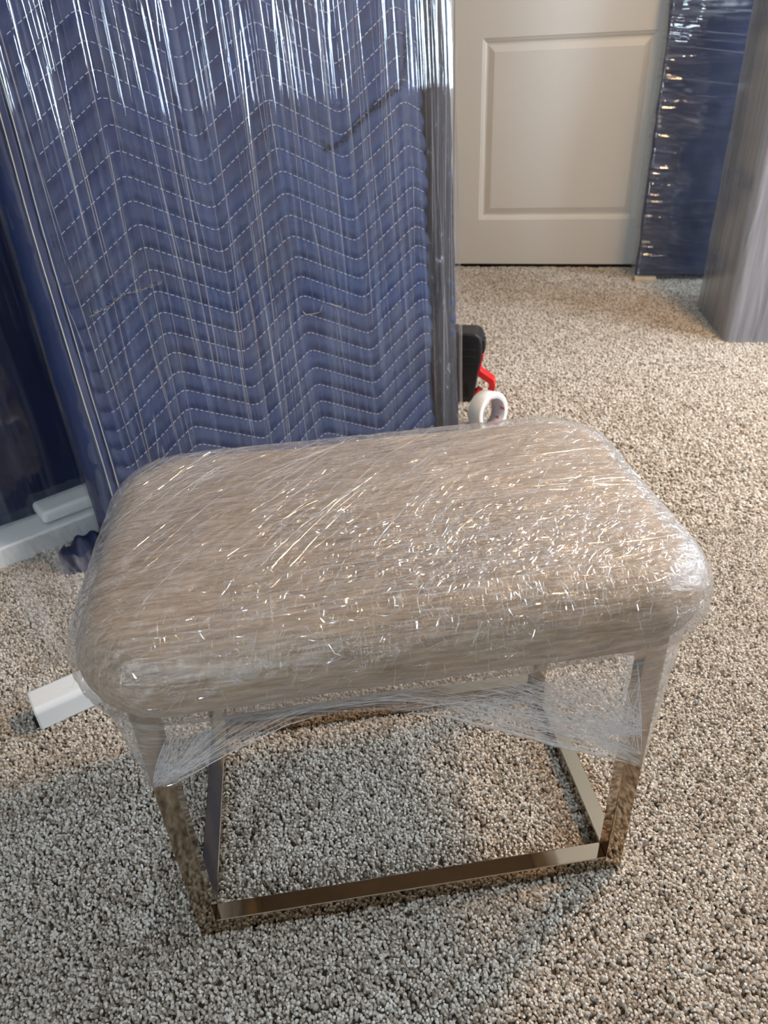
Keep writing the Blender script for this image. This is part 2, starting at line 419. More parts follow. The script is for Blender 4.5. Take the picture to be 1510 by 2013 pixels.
# ------------------------------------------------------------------ carpet pile (uncountable: one object)
def carpet():
    t = NT('carpet_yarn')
    oi = t.n('ObjectInfo').outputs['Random']
    geo = t.n('NewGeometry')
    pos = geo.outputs['Position']
    lo = t.noise(9.0, pos, 3.0, 0.6)
    mid = t.noise(70.0, pos, 2.0, 0.5)
    f_ = t.math('ADD', t.math('MULTIPLY', oi, 0.45), t.math('ADD', t.math('MULTIPLY', lo, 0.22), t.math('MULTIPLY', mid, 0.30)))
    col = t.ramp(f_, [(0.28, (0.30, 0.235, 0.17)), (0.40, (0.50, 0.42, 0.335)), (0.55, (0.69, 0.61, 0.515)), (0.72, (0.82, 0.755, 0.665))])
    mat = t.done(t.n('BsdfPrincipled', {'Base Color': col, 'Roughness': 0.85, 'Sheen Weight': 0.2}).outputs[0])
    # base sheet under the visible part of the room: near field fine, far field coarser
    def sheet(x0, x1, y0, y1):
        return [(x0, y0, FZ), (x1, y0, FZ), (x1, y1, FZ), (x0, y1, FZ)]
    ng = bpy.data.node_groups.new('carpet_pile', 'GeometryNodeTree')
    ng.interface.new_socket('Geometry', in_out='INPUT', socket_type='NodeSocketGeometry')
    ng.interface.new_socket('Geometry', in_out='OUTPUT', socket_type='NodeSocketGeometry')
    dsock = ng.interface.new_socket('Density', in_out='INPUT', socket_type='NodeSocketFloat')
    ssock = ng.interface.new_socket('Size', in_out='INPUT', socket_type='NodeSocketFloat')
    N = ng.nodes; Lk = ng.links
    gi = N.new('NodeGroupInput'); go = N.new('NodeGroupOutput')
    def nd(typ, **kw):
        n_ = N.new(typ)
        for k, v in kw.items(): setattr(n_, k, v)
        return n_
    dist = nd('GeometryNodeDistributePointsOnFaces')
    Lk.new(gi.outputs['Geometry'], dist.inputs['Mesh']); Lk.new(gi.outputs['Density'], dist.inputs['Density'])
    join = nd('GeometryNodeGeometryToInstance')
    for bend in ((0.0012, 0.0035), (-0.002, 0.003), (0.0006, -0.0028), (-0.0012, -0.001)):
        qb = nd('GeometryNodeCurveQuadraticBezier'); qb.inputs['Resolution'].default_value = 3
        qb.inputs['Start'].default_value = (0, 0, 0); qb.inputs['Middle'].default_value = (bend[0], 0.0, 0.0055); qb.inputs['End'].default_value = (bend[1] * 0.7, 0.001, 0.0105)
        ci = nd('GeometryNodeCurvePrimitiveCircle', mode='RADIUS'); ci.inputs['Resolution'].default_value = 5; ci.inputs['Radius'].default_value = 0.0024
        sr = nd('GeometryNodeSetCurveRadius'); sp = nd('GeometryNodeSplineParameter')
        mr = nd('ShaderNodeMapRange'); mr.inputs['To Min'].default_value = 1.15; mr.inputs['To Max'].default_value = 0.8
        Lk.new(sp.outputs['Factor'], mr.inputs['Value']); Lk.new(qb.outputs[0], sr.inputs['Curve']); Lk.new(mr.outputs[0], sr.inputs['Radius'])
        cm = nd('GeometryNodeCurveToMesh'); Lk.new(sr.outputs[0], cm.inputs['Curve']); Lk.new(ci.outputs[0], cm.inputs['Profile Curve']); cm.inputs['Fill Caps'].default_value = True
        if 'Scale' in cm.inputs: Lk.new(mr.outputs[0], cm.inputs['Scale'])
        ss = nd('GeometryNodeSetShadeSmooth'); Lk.new(cm.outputs[0], ss.inputs['Geometry'])
        sm = nd('GeometryNodeSetMaterial'); sm.inputs['Material'].default_value = mat
        Lk.new(ss.outputs[0], sm.inputs['Geometry'])
        Lk.new(sm.outputs[0], join.inputs[0])
    iop = nd('GeometryNodeInstanceOnPoints'); iop.inputs['Pick Instance'].default_value = True
    Lk.new(dist.outputs['Points'], iop.inputs['Points']); Lk.new(join.outputs[0], iop.inputs['Instance'])
    rv = nd('FunctionNodeRandomValue', data_type='FLOAT_VECTOR'); rv.inputs['Min'].default_value = (-0.35, -0.35, 0); rv.inputs['Max'].default_value = (0.35, 0.35, 6.283)
    # lay of the pile: slow noise tips neighbouring tufts the same way
    p_ = nd('GeometryNodeInputPosition'); nt = nd('ShaderNodeTexNoise'); nt.inputs['Scale'].default_value = 32.0; nt.inputs['Detail'].default_value = 3.0
    Lk.new(p_.outputs[0], nt.inputs['Vector'])
    vm = nd('ShaderNodeVectorMath', operation='SUBTRACT'); Lk.new(nt.outputs['Color'], vm.inputs[0]); vm.inputs[1].default_value = (0.5, 0.5, 0.5)
    vm2 = nd('ShaderNodeVectorMath', operation='MULTIPLY'); Lk.new(vm.outputs[0], vm2.inputs[0]); vm2.inputs[1].default_value = (3.2, 3.2, 0.0)
    va = nd('ShaderNodeVectorMath', operation='ADD'); Lk.new(rv.outputs[0], va.inputs[0]); Lk.new(vm2.outputs[0], va.inputs[1])
    Lk.new(va.outputs[0], iop.inputs['Rotation'])
    rs = nd('FunctionNodeRandomValue', data_type='FLOAT'); rs.inputs[2].default_value = 0.75; rs.inputs[3].default_value = 1.15; rs.inputs['Seed'].default_value = 3
    mm = nd('ShaderNodeMath', operation='MULTIPLY'); Lk.new(rs.outputs[1], mm.inputs[0]); Lk.new(gi.outputs['Size'], mm.inputs[1])
    cx = nd('ShaderNodeCombineXYZ'); Lk.new(mm.outputs[0], cx.inputs[0]); Lk.new(mm.outputs[0], cx.inputs[1]); Lk.new(rs.outputs[1], cx.inputs[2])
    Lk.new(cx.outputs[0], iop.inputs['Scale'])
    Lk.new(iop.outputs['Instances'], go.inputs['Geometry'])
    for (rect_, den, size) in (((-1.7, 1.9, -0.1, 1.5), 82000, 1.0), ((-1.9, 2.8, 1.5, 4.3), 32000, 1.6)):
        x0, x1, y0, y1 = rect_
        V = sheet(*rect_)
        if y1 > 4:
            # far edge follows the door wall
            def yw(x): return 4.1604 + math.tan(PH) * x - 0.004
            V[2] = (x1, yw(x1), FZ); V[3] = (x0, yw(x0), FZ)
        o = link('carpet_pile', mesh('carpet_pile', V, [(0, 1, 2, 3)]), M['backing'])
        md = o.modifiers.new('pile', 'NODES'); md.node_group = ng
        md[dsock.identifier] = float(den); md[ssock.identifier] = float(size)
        tag(o, 'short beige and brown twisted carpet pile ' + ('around the wrapped ottoman' if size == 1.0 else 'stretching to the panel door'), 'carpet', kind='stuff')
carpet()

# ------------------------------------------------------------------ wrapped ottoman
OT = frame(Vector((-0.289, 0.564, 0.0)), 0.111528)
W, D, BW, RH = 0.616, 0.3773, 0.0254, 0.0298
ZB = FZ + 0.002
def rrect(x0, x1, y0, y1, rc, d, nc=36, nl=150, ns=90):
    """rounded rectangle inset by d, counter-clockwise from the front side, fixed sample counts"""
    x0 += d; x1 -= d; y0 += d; y1 -= d; r = max(rc - d, 0.0015)
    if y1 - y0 < 2 * r: r = max((y1 - y0) / 2 - 1e-4, 1e-5)
    P = []
    def arc(cx, cy, a0):
        for k in range(nc): t = a0 + math.pi / 2 * k / nc; P.append((cx + r * math.cos(t), cy + r * math.sin(t)))
    for k in range(nl): P.append((x0 + r + (x1 - x0 - 2 * r) * k / nl, y0))
    arc(x1 - r, y0 + r, -math.pi / 2)
    for k in range(ns): P.append((x1, y0 + r + (y1 - y0 - 2 * r) * k / ns))
    arc(x1 - r, y1 - r, 0)
    for k in range(nl): P.append((x1 - r - (x1 - x0 - 2 * r) * k / nl, y1))
    arc(x0 + r, y1 - r, math.pi / 2)
    for k in range(ns): P.append((x0, y1 - r - (y1 - y0 - 2 * r) * k / ns))
    arc(x0 + r, y0 + r, math.pi)
    return np.array(P)
CX0, CX1, CY0, CY1, CZ0, CZ1, RC, RE = -0.047, 0.658, -0.058, 0.392, 0.458, 0.575, 0.105, 0.057

def cushion_grid(off, ntop, nedge, nbot, nl, ns, nc):
    rows = []
    dmax = (CY1 - CY0) / 2 - 0.00004
    for k in range(nbot):                       # underside, centre outwards
        d = dmax + (RE - dmax) * k / nbot
        rows.append((d, CZ0 - off))
    for k in range(nedge):
        e = -math.pi / 2 + math.pi * k / (nedge - 1)
        z = (CZ0 + RE if e < 0 else CZ1 - RE) + (RE + off) * math.sin(e)
        rows.append((RE - (RE + off) * math.cos(e), z))
    for k in range(1, ntop + 1):
        d = RE + (dmax - RE) * k / ntop
        rows.append((d, CZ1 + off + 0.010 * math.sin(math.pi / 2 * min(1, (d - RE) / (dmax - RE)))))
    G = np.zeros((len(rows), 2 * (nl + ns) + 4 * nc, 3))
    for i, (d, z) in enumerate(rows):
        G[i, :, :2] = rrect(CX0, CX1, CY0, CY1, RC, d, nc, nl, ns)
        q = np.clip((CZ1 - RE - z) / (CZ1 - RE - CZ0), 0, 1)
        G[i, :, 2] = z + 0.016 * q * np.clip((G[i, :, 0] - 0.15) / 0.4, 0, 1)
    return G

def ottoman():
    root = empty('ottoman', OT)
    tag(root, 'tan fur ottoman with champagne metal legs, its seat wrapped in clear stretch film', 'ottoman')
    for (x, y) in ((0, 0), (W - BW, 0), (W - BW, D - BW), (0, D - BW)):
        box('leg', x, x + BW, y, y + BW, ZB + 0.004, 0.466, M['gold'], root, 0.0012)
        box('glide_pad', x + 0.002, x + BW - 0.002, y + 0.002, y + BW - 0.002, ZB, ZB + 0.004, M['darkslot'], root)
    for y in (0, D - BW):
        box('base_rail', BW, W - BW, y, y + BW, ZB + 0.005, RH, M['gold'], root, 0.0012)
        box('seat_rail', BW, W - BW, y, y + BW, 0.44, 0.466, M['gold'], root, 0.0012)
    for x in (0, W - BW):
        box('base_rail', x, x + BW, BW, D - BW, ZB + 0.005, RH, M['gold'], root, 0.0012)
        box('seat_rail', x, x + BW, BW, D - BW, 0.44, 0.466, M['gold'], root, 0.0012)
    # cushion
    G = cushion_grid(-0.002, 30, 22, 12, 90, 54, 20)
    N = grid_normals(G, True)
    a = vn(G[..., 0] * 9, G[..., 1] * 9 + G[..., 2] * 9, 3) * 0.004 + vn(G[..., 0] * 30, G[..., 1] * 30 + G[..., 2] * 40, 4) * 0.0015
    link('seat_cushion', fast_grid('seat_cushion', G + N * (a * 0.6)[..., None] - N * 0.002, True), M['fur'], root)
    # film over the cushion
    G = cushion_grid(0.003, 78, 46, 16, 210, 130, 40)
    N = grid_normals(G, True)
    x, y, z = G[..., 0], G[..., 1], G[..., 2]
    a = 0
    for k, (th, fa, fc, am) in enumerate(((0.35, 9, 120, 0.0011), (0.95, 12, 160, 0.0006), (-0.1, 10, 200, 0.0005), (1.5, 20, 260, 0.0003), (0.42, 25, 230, 0.0005))):
        al = (x * math.cos(th) + y * math.sin(th)) * fa; ac = (-x * math.sin(th) + y * math.cos(th)) * fc + z * 60
        a = a + ridged(al, ac, 20 + k) * am
    a = a + vn(x * 11, y * 11 + z * 9, 40) * 0.0016 + 0.001
    G2 = G + N * a[..., None]
    # milkier layers at left front corner and rim; white sheen painted at the right end
    lay = 0.75 + 0.35 * vn(x * 7 + 3, y * 7, 51) + 1.1 * np.clip((x - 0.53) / 0.12, 0, 1) + 0.5 * np.clip((0.02 - x) / 0.07, 0, 1) + 0.7 * np.clip((0.475 - z) / 0.02, 0, 1)
    for (lx, ly, th, wd, am) in ((0.09, 0.27, 0.95, 0.030, 1.3), (0.22, 0.2, 0.85, 0.012, 0.9), (0.25, 0.16, 0.8, 0.008, 1.1), (0.36, 0.24, 0.8, 0.010, 0.7), (0.07, 0.07, 1.3, 0.02, 1.0), (0.55, 0.2, 1.05, 0.03, 0.9)):  # soft streaks of cool sheen painted as extra haze
        dl = -(x - lx) * math.sin(th) + (y - ly) * math.cos(th); al = (x - lx) * math.cos(th) + (y - ly) * math.sin(th)
        lay = lay + am * np.exp(-(dl / wd) ** 2) * np.exp(-(al / 0.16) ** 2) * (z > 0.5) * (0.6 + 0.5 * vn(al * 10, dl * 300, 52))
    lay = np.clip(lay, 0.2, 3.2)
    fo = link('stretch_film', fast_grid('stretch_film', G2, True, lay), M['film_seat'], root); tag(fo, 'clear crinkled plastic stretch film')
    nr, nc_, _ = G2.shape; N2 = grid_normals(G, True)
    ps = np.linalg.norm(np.diff(G, axis=1), axis=2).mean(1) + 1e-6      # column pitch by row
    pr_ = np.linalg.norm(np.diff(G, axis=0), axis=2).mean(1) + 1e-6
    def spec(r, c, ang, length, hw, hh, curve=0.0, k=9):
        t = np.linspace(-0.5, 0.5, k) * length
        aa = ang + curve * t / max(length, 1e-6)
        ri = min(int(r), nr - 2)
        return (r + np.cumsum(np.gradient(t) * np.sin(aa)) / pr_[ri], c + np.cumsum(np.gradient(t) * np.cos(aa)) / ps[ri], hw, hh)
    # long pulls from wrapping (sampled in plan so that they run straight over the seat)
    def plan_spec(x0, y0, th, length, hw, hh, bend=0.0, k=13):
        t = np.linspace(-0.5, 0.5, k) * length
        X = x0 + t * math.cos(th) - bend * t * t * math.sin(th); Y = y0 + t * math.sin(th) + bend * t * t * math.cos(th)
        return X, Y, hw, hh
    top0 = 16 + 23
    SUB = G[top0::2, ::2, :2].reshape(-1, 2)
    def nearest(X, Y):
        # nearest vertex among the upper rows
        P = SUB
        idx = [int(np.argmin((P[:, 0] - a_) ** 2 + (P[:, 1] - b_) ** 2)) for a_, b_ in zip(X, Y)]
        return np.array(idx)
    V = []; Fc = []
    flat = G2[top0::2, ::2].reshape(-1, 3); nflat = N2[top0::2, ::2].reshape(-1, 3)
    def strip(X, Y, hw, hh):
        idx = nearest(X, Y)
        P = flat[idx].copy(); n = nflat[idx]
        P[:, 0] = np.clip(X, CX0 - 0.003, CX1 + 0.003) * 0.5 + P[:, 0] * 0.5; P[:, 1] = np.clip(Y, CY0 - 0.003, CY1 + 0.003) * 0.5 + P[:, 1] * 0.5
        t = np.gradient(P, axis=0); l = np.linalg.norm(t, axis=1, keepdims=True)
        if (l < 1e-6).any(): return
        t /= l; s = np.cross(n, t); w = np.sin(np.linspace(0.08, math.pi - 0.08, len(P)))[:, None] ** 0.6
        b = len(V); A = P + s * hw * w + n * 0.0002; T = P + n * (0.0002 + hh * w); B = P - s * hw * w + n * 0.0002
        for i in range(len(P)): V.extend((A[i], T[i], B[i]))
        for i in range(len(P) - 1):
            o = b + 3 * i; Fc.append((o, o + 3, o + 4, o + 1)); Fc.append((o + 1, o + 4, o + 5, o + 2))
    r_ = random.Random(5)
    for k in range(170):                                   # long, nearly along the seat
        strip(*plan_spec(r_.uniform(0.0, 0.62), r_.uniform(-0.03, 0.37), r_.gauss(0.12, 0.09), r_.uniform(0.08, 0.32), r_.uniform(0.00016, 0.0004), r_.uniform(0.00005, 0.00022), r_.uniform(-0.5, 0.5)))
    for k in range(110):                                   # diagonals in bunches over the left half
        bx = r_.choice((0.06, 0.2, 0.24, 0.36)); 
        strip(*plan_spec(bx + r_.gauss(0, 0.03), r_.uniform(0.08, 0.33), r_.gauss(0.85, 0.10), r_.uniform(0.06, 0.24), r_.uniform(0.00016, 0.0004), r_.uniform(0.00005, 0.00022), r_.uniform(-1.5, 0)))
    for k in range(60):                                   # fan at the far left corner
        strip(*plan_spec(r_.uniform(-0.03, 0.10), r_.uniform(0.2, 0.37), r_.gauss(0.95, 0.12), r_.uniform(0.08, 0.2), r_.uniform(0.00016, 0.0004), r_.uniform(0.00005, 0.00022), -2.0))
    for k in range(80):                                   # across the right end
        strip(*plan_spec(r_.uniform(0.5, 0.65), r_.uniform(0.0, 0.36), r_.gauss(1.15, 0.35), r_.uniform(0.03, 0.13), r_.uniform(0.00016, 0.0004), r_.uniform(0.00005, 0.00022), -1.0))
    link('film_crease', mesh('film_crease', V, Fc), M['film_crease'], root)['kind'] = 'stuff'
    # fine crinkle
    V = []; Fc = []
    for k in range(9000):
        x0 = r_.uniform(-0.03, 0.64); y0 = r_.uniform(-0.05, 0.38)
        if r_.random() < 0.62: x0 = r_.gauss(0.42, 0.13); y0 = r_.gauss(0.04, 0.06)
        if not (-0.03 < x0 < 0.645 and -0.055 < y0 < 0.385): continue
        strip(*plan_spec(x0, y0, r_.gauss(0.25, 0.7), r_.uniform(0.003, 0.018), r_.uniform(0.0002, 0.0006), r_.uniform(0.00006, 0.00034), r_.uniform(-14, 14), 5))
    link('film_crinkle', mesh('film_crinkle', V, Fc), M['film_fine'], root)['kind'] = 'stuff'

    specs = []
    for k in range(1500):                                 # crinkle round the rim
        r0 = r_.uniform(22, 66); c0 = r_.uniform(0, nc_)
        specs.append(spec(r0, c0, r_.choice((r_.gauss(1.5, 0.35), r_.gauss(0.15, 0.3))), r_.uniform(0.005, 0.03), r_.uniform(0.0002, 0.0006), r_.uniform(0.00006, 0.0003), r_.uniform(-0.6, 0.6), 6))
    link('rim_crinkle', ridge_mesh('rim_crinkle', G2, N2, specs, True), M['film_fine'], root)['kind'] = 'stuff'

    # film stretched from the seat down to the legs
    nl, ns, nc = 210, 130, 40
    top = rrect(CX0, CX1, CY0, CY1, RC, RE - (RE + 0.003) * math.cos(-0.75), nc, nl, ns); ztop = CZ0 + RE + (RE + 0.003) * math.sin(-0.75) + 0.012 * np.clip((top[:, 0] - 0.15) / 0.4, 0, 1)
    bot = rrect(-0.002, W + 0.002, -0.002, D + 0.002, 0.003, 0, nc, nl, ns)
    ex = np.array([0.0, 0.027, 0.115, 0.164, 0.2, 0.276, 0.353, 0.429, 0.511, 0.569, 0.616]); ez = np.array([0.322, 0.327, 0.378, 0.400, 0.409, 0.405, 0.379, 0.334, 0.285, 0.255, 0.226])
    tot = len(bot); zb = np.zeros(tot)
    i0 = 0
    zb[:nl] = np.interp(bot[:nl, 0], ex, ez); i0 = nl
    zb[i0:i0 + nc] = 0.226; i0 += nc
    q = np.linspace(0, 1, ns); zb[i0:i0 + ns] = 0.226 + (0.30 - 0.226) * q + 0.10 * np.sin(math.pi * q); i0 += ns
    zb[i0:i0 + nc] = 0.30; i0 += nc
    q = np.linspace(0, 1, nl); zb[i0:i0 + nl] = 0.30 + (0.31 - 0.30) * q + 0.11 * np.sin(math.pi * q) ** 0.8; i0 += nl
    zb[i0:i0 + nc] = 0.31; i0 += nc
    q = np.linspace(0, 1, ns); zb[i0:i0 + ns] = 0.31 + (0.322 - 0.31) * q + 0.09 * np.sin(math.pi * q); i0 += ns
    zb[i0:] = 0.322
    nr = 44; G = np.zeros((nr, tot, 3)); 
    # on each side the sheet bows in between the legs
    side = np.zeros(tot); side[:nl] = np.sin(np.linspace(0, math.pi, nl)); side[nl + nc:nl + nc + ns] = np.sin(np.linspace(0, math.pi, ns))
    side[nl + 2 * nc + ns:2 * nl + 2 * nc + ns] = np.sin(np.linspace(0, math.pi, nl)); side[2 * nl + 3 * nc + ns:2 * nl + 3 * nc + 2 * ns] = np.sin(np.linspace(0, math.pi, ns))
    cen = np.array([W / 2, D / 2])
    for i in range(nr):
        t = i / (nr - 1)                                  # 0 at the free lower edge
        k = t ** 1.25
        xy = bot * (1 - k) + top * k
        G[i, :, :2] = xy; G[i, :, 2] = zb * (1 - t) + ztop * t
    N = -grid_normals(G, True)
    if ((N[5, 100] * np.array([0, -1, 0])).sum()) < 0: N = -N
    # creases radiating from the legs
    u_ = np.arange(tot)[None, :] / tot; v_ = np.linspace(0, 1, nr)[:, None]
    a = ridged(G[..., 0] * 40 + G[..., 2] * 60, G[..., 1] * 40 + G[..., 2] * 90, 61) * 0.0006 + vn(G[..., 0] * 14, G[..., 2] * 40 + G[..., 1] * 14, 62) * 0.002 * side[None, :]
    G2 = G + N * a[..., None]
    leg_d = np.minimum(np.abs(G[..., 0] - 0.0), np.abs(G[..., 0] - W)) 
    lay = 0.55 + 0.9 * v_ ** 2 + 0.8 * np.exp(-(leg_d / 0.06) ** 2) + 0.25 * vn(G[..., 0] * 12, G[..., 2] * 30, 65)
    lay = lay * np.clip(0.35 + v_ * 3, 0, 1)
    so = link('film_skirt', fast_grid('film_skirt', G2, True, np.clip(lay, 0.1, 3)), M['film_skirt'], root); tag(so, 'hazy stretch film pulled down round the upper legs')
    specs = []
    def line(c0, r0, c1, r1, hw, hh, k=14):
        t = np.linspace(0, 1, k); specs.append((r0 + (r1 - r0) * t, c0 + (c1 - c0) * t, hw, hh))
    zt = np.broadcast_to(ztop, (tot,))
    def front_rc(X, Z):
        """row and column on the front sheet of points given by x and height"""
        cs = np.arange(nl); R_ = np.zeros(len(X)); C_ = np.zeros(len(X))
        for q_, (xx, zz) in enumerate(zip(X, Z)):
            t = 0.0
            for _ in range(5):
                k = max(t, 0) ** 1.25; c = np.interp(xx, bot[:nl, 0] * (1 - k) + top[:nl, 0] * k, cs)
                b0 = np.interp(c, cs, zb[:nl]); t = min(1, (zz - b0) / (np.interp(c, cs, zt[:nl]) - b0))
            R_[q_] = t * (nr - 1); C_[q_] = c
        return R_, C_
    def pull(x0, z0, ang, ln, hw, hh):
        t = np.linspace(0, 1, 16); X = x0 + ln * t * math.cos(ang); Z = z0 + ln * t * math.sin(ang) - 0.006 * np.sin(math.pi * t)
        R_, C_ = front_rc(X, Z); ok = (R_ > 0.3) & (R_ < nr - 3) & (X > -0.03) & (X < W + 0.03)
        idx = np.nonzero(ok)[0]
        if len(idx) < 4: return
        i0, i1 = idx[0], idx[0]
        while i1 + 1 < 16 and ok[i1 + 1]: i1 += 1
        if i1 - i0 >= 3: specs.append((R_[i0:i1 + 1], C_[i0:i1 + 1], hw, hh))
    for k in range(110):                                  # fan from the front left leg
        pull(r_.uniform(0.0, 0.02), 0.328 + abs(r_.gauss(0, 0.012)), math.radians(r_.uniform(27, 88)), r_.uniform(0.06, 0.30), r_.uniform(0.0003, 0.0007), r_.uniform(0.0001, 0.0004))
    for k in range(150):                                  # fans from the front right leg
        z0 = r_.choice((0.235, 0.262, 0.307, 0.307, 0.33)) + r_.gauss(0, 0.004)
        pull(W - r_.uniform(0.0, 0.02), z0, math.radians(180 - r_.uniform(12 if z0 > 0.28 else 29, 52)), r_.uniform(0.08, 0.42), r_.uniform(0.0003, 0.0007), r_.uniform(0.0001, 0.0004))
    for k in range(70):                                   # steep pulls beside the right leg
        pull(W - r_.uniform(0.0, 0.06), r_.uniform(0.26, 0.36), math.radians(r_.gauss(100, 9)), r_.uniform(0.05, 0.14), r_.uniform(0.0003, 0.0006), r_.uniform(0.0001, 0.0003))
    for k in range(80):                                   # level pulls in the middle of the front
        pull(r_.uniform(0.12, 0.45), r_.uniform(0.385, 0.45), math.radians(r_.choice((r_.gauss(12, 6), r_.gauss(-8, 6)))), r_.uniform(0.06, 0.22), r_.uniform(0.0003, 0.0006), r_.uniform(0.0001, 0.0003))
    for base_c, span in ((nl + nc, ns), (nl + 2 * nc + ns, nl), (2 * nl + 3 * nc + ns, ns)):
        for k in range(45):
            e = r_.choice((0, 1)); c0 = base_c + e * span; c1 = base_c + (1 - e) * span * r_.uniform(0.2, 1.0) + e * span * r_.uniform(0, 0.4)
            line(c0, r_.uniform(0, 8), c1, r_.uniform(4, nr - 4), r_.uniform(0.0003, 0.0006), r_.uniform(0.0003, 0.0008))
    link('skirt_crease', ridge_mesh('skirt_crease', G2, N, specs, True), M['film_strand'], root)['kind'] = 'stuff'
    # rolled lower edge of the film: window reflection at front right painted as a whitish cord
    specs = []
    t = np.linspace(0, 1, 40)
    specs.append((np.full(40, 0.6), nl * (0.50 + 0.46 * t), 0.0034, 0.0012))
    specs.append((np.full(40, 1.0), nl * (0.02 + 0.33 * t), 0.0010, 0.0010))
    specs.append((16 - 1 * t, nl * (0.62 + 0.40 * t), 0.0014, 0.0014))
    specs.append((6 + 6 * t, nl * (1.0 - 0.22 * t), 0.0010, 0.0010))
    link('film_edge', ridge_mesh('film_edge', G2, N, specs, True), M['film_strand'], root)
ottoman()

# ------------------------------------------------------------------ blanket slabs
def slab_loop(w, th, r, step, backstep=0.04):
    """closed outline in (x,y): front side along y=0 facing -y, rounded ends, back at y=th; returns pts"""
    P = []
    n = int((w - 2 * r) / step)
    for k in range(n): P.append((r + (w - 2 * r) * k / n, 0.0))
    na = max(6, int(r * 1.57 / step))
    for k in range(na): t = -math.pi / 2 + math.pi / 2 * k / na; P.append((w - r + r * math.cos(t), r + r * math.sin(t)))
    for k in range(na): t = math.pi / 2 * k / na; P.append((w - r + r * math.cos(t), th - r + r * math.sin(t)))
    nb = int((w - 2 * r) / backstep)
    for k in range(nb): P.append((w - r - (w - 2 * r) * k / nb, th))
    for k in range(na): t = math.pi / 2 + math.pi / 2 * k / na; P.append((r + r * math.cos(t), th - r + r * math.sin(t)))
    for k in range(na): t = math.pi + math.pi / 2 * k / na; P.append((r + r * math.cos(t), r + r * math.sin(t)))
    return np.array(P)

def loft(loop, zs):
    G = np.zeros((len(zs), len(loop), 3)); G[:, :, :2] = loop[None]; G[:, :, 2] = np.asarray(zs)[:, None]; return G

def cap(me):
    bm = bmesh.new(); bm.from_mesh(me); bmesh.ops.holes_fill(bm, edges=[e for e in bm.edges if len(e.link_faces) == 1], sides=0)
    bmesh.ops.recalc_face_normals(bm, faces=bm.faces); bm.to_mesh(me); bm.free(); return me

# ---- big quilted panel
PW, PTH, PHT = 1.065, 0.11, 1.72
PERIOD, ROWSP, P0, ALPHA, AMP, PHI = 0.342, 0.0467, 0.274, 0.053, 0.099, 0.0377
def tri(q):
    t = np.mod((q - P0) / PERIOD, 1.0); k = np.abs(2 * t - 1)            # 1 on a crest, 0 in a trough
    return np.where(k > 0.93, 0.93 + (k - 0.93) * 0.4, np.where(k < 0.06, 0.04 + k / 3, k))
def seam_v(k, u):
    v = k * ROWSP + PHI
    for _ in range(4): v = k * ROWSP + PHI + AMP * (tri(u + ALPHA * v) - 0.97) + ALPHA * u
    return v
def quilt(u, v):
    rho = (v - ALPHA * u - AMP * (tri(u + ALPHA * v) - 0.97) - PHI) / ROWSP
    f = np.abs(rho - np.round(rho)) * 2                                   # 0 on a seam, 1 midway
    return 0.0065 * (1 - (1 - np.minimum(f, 1)) ** 2.2)

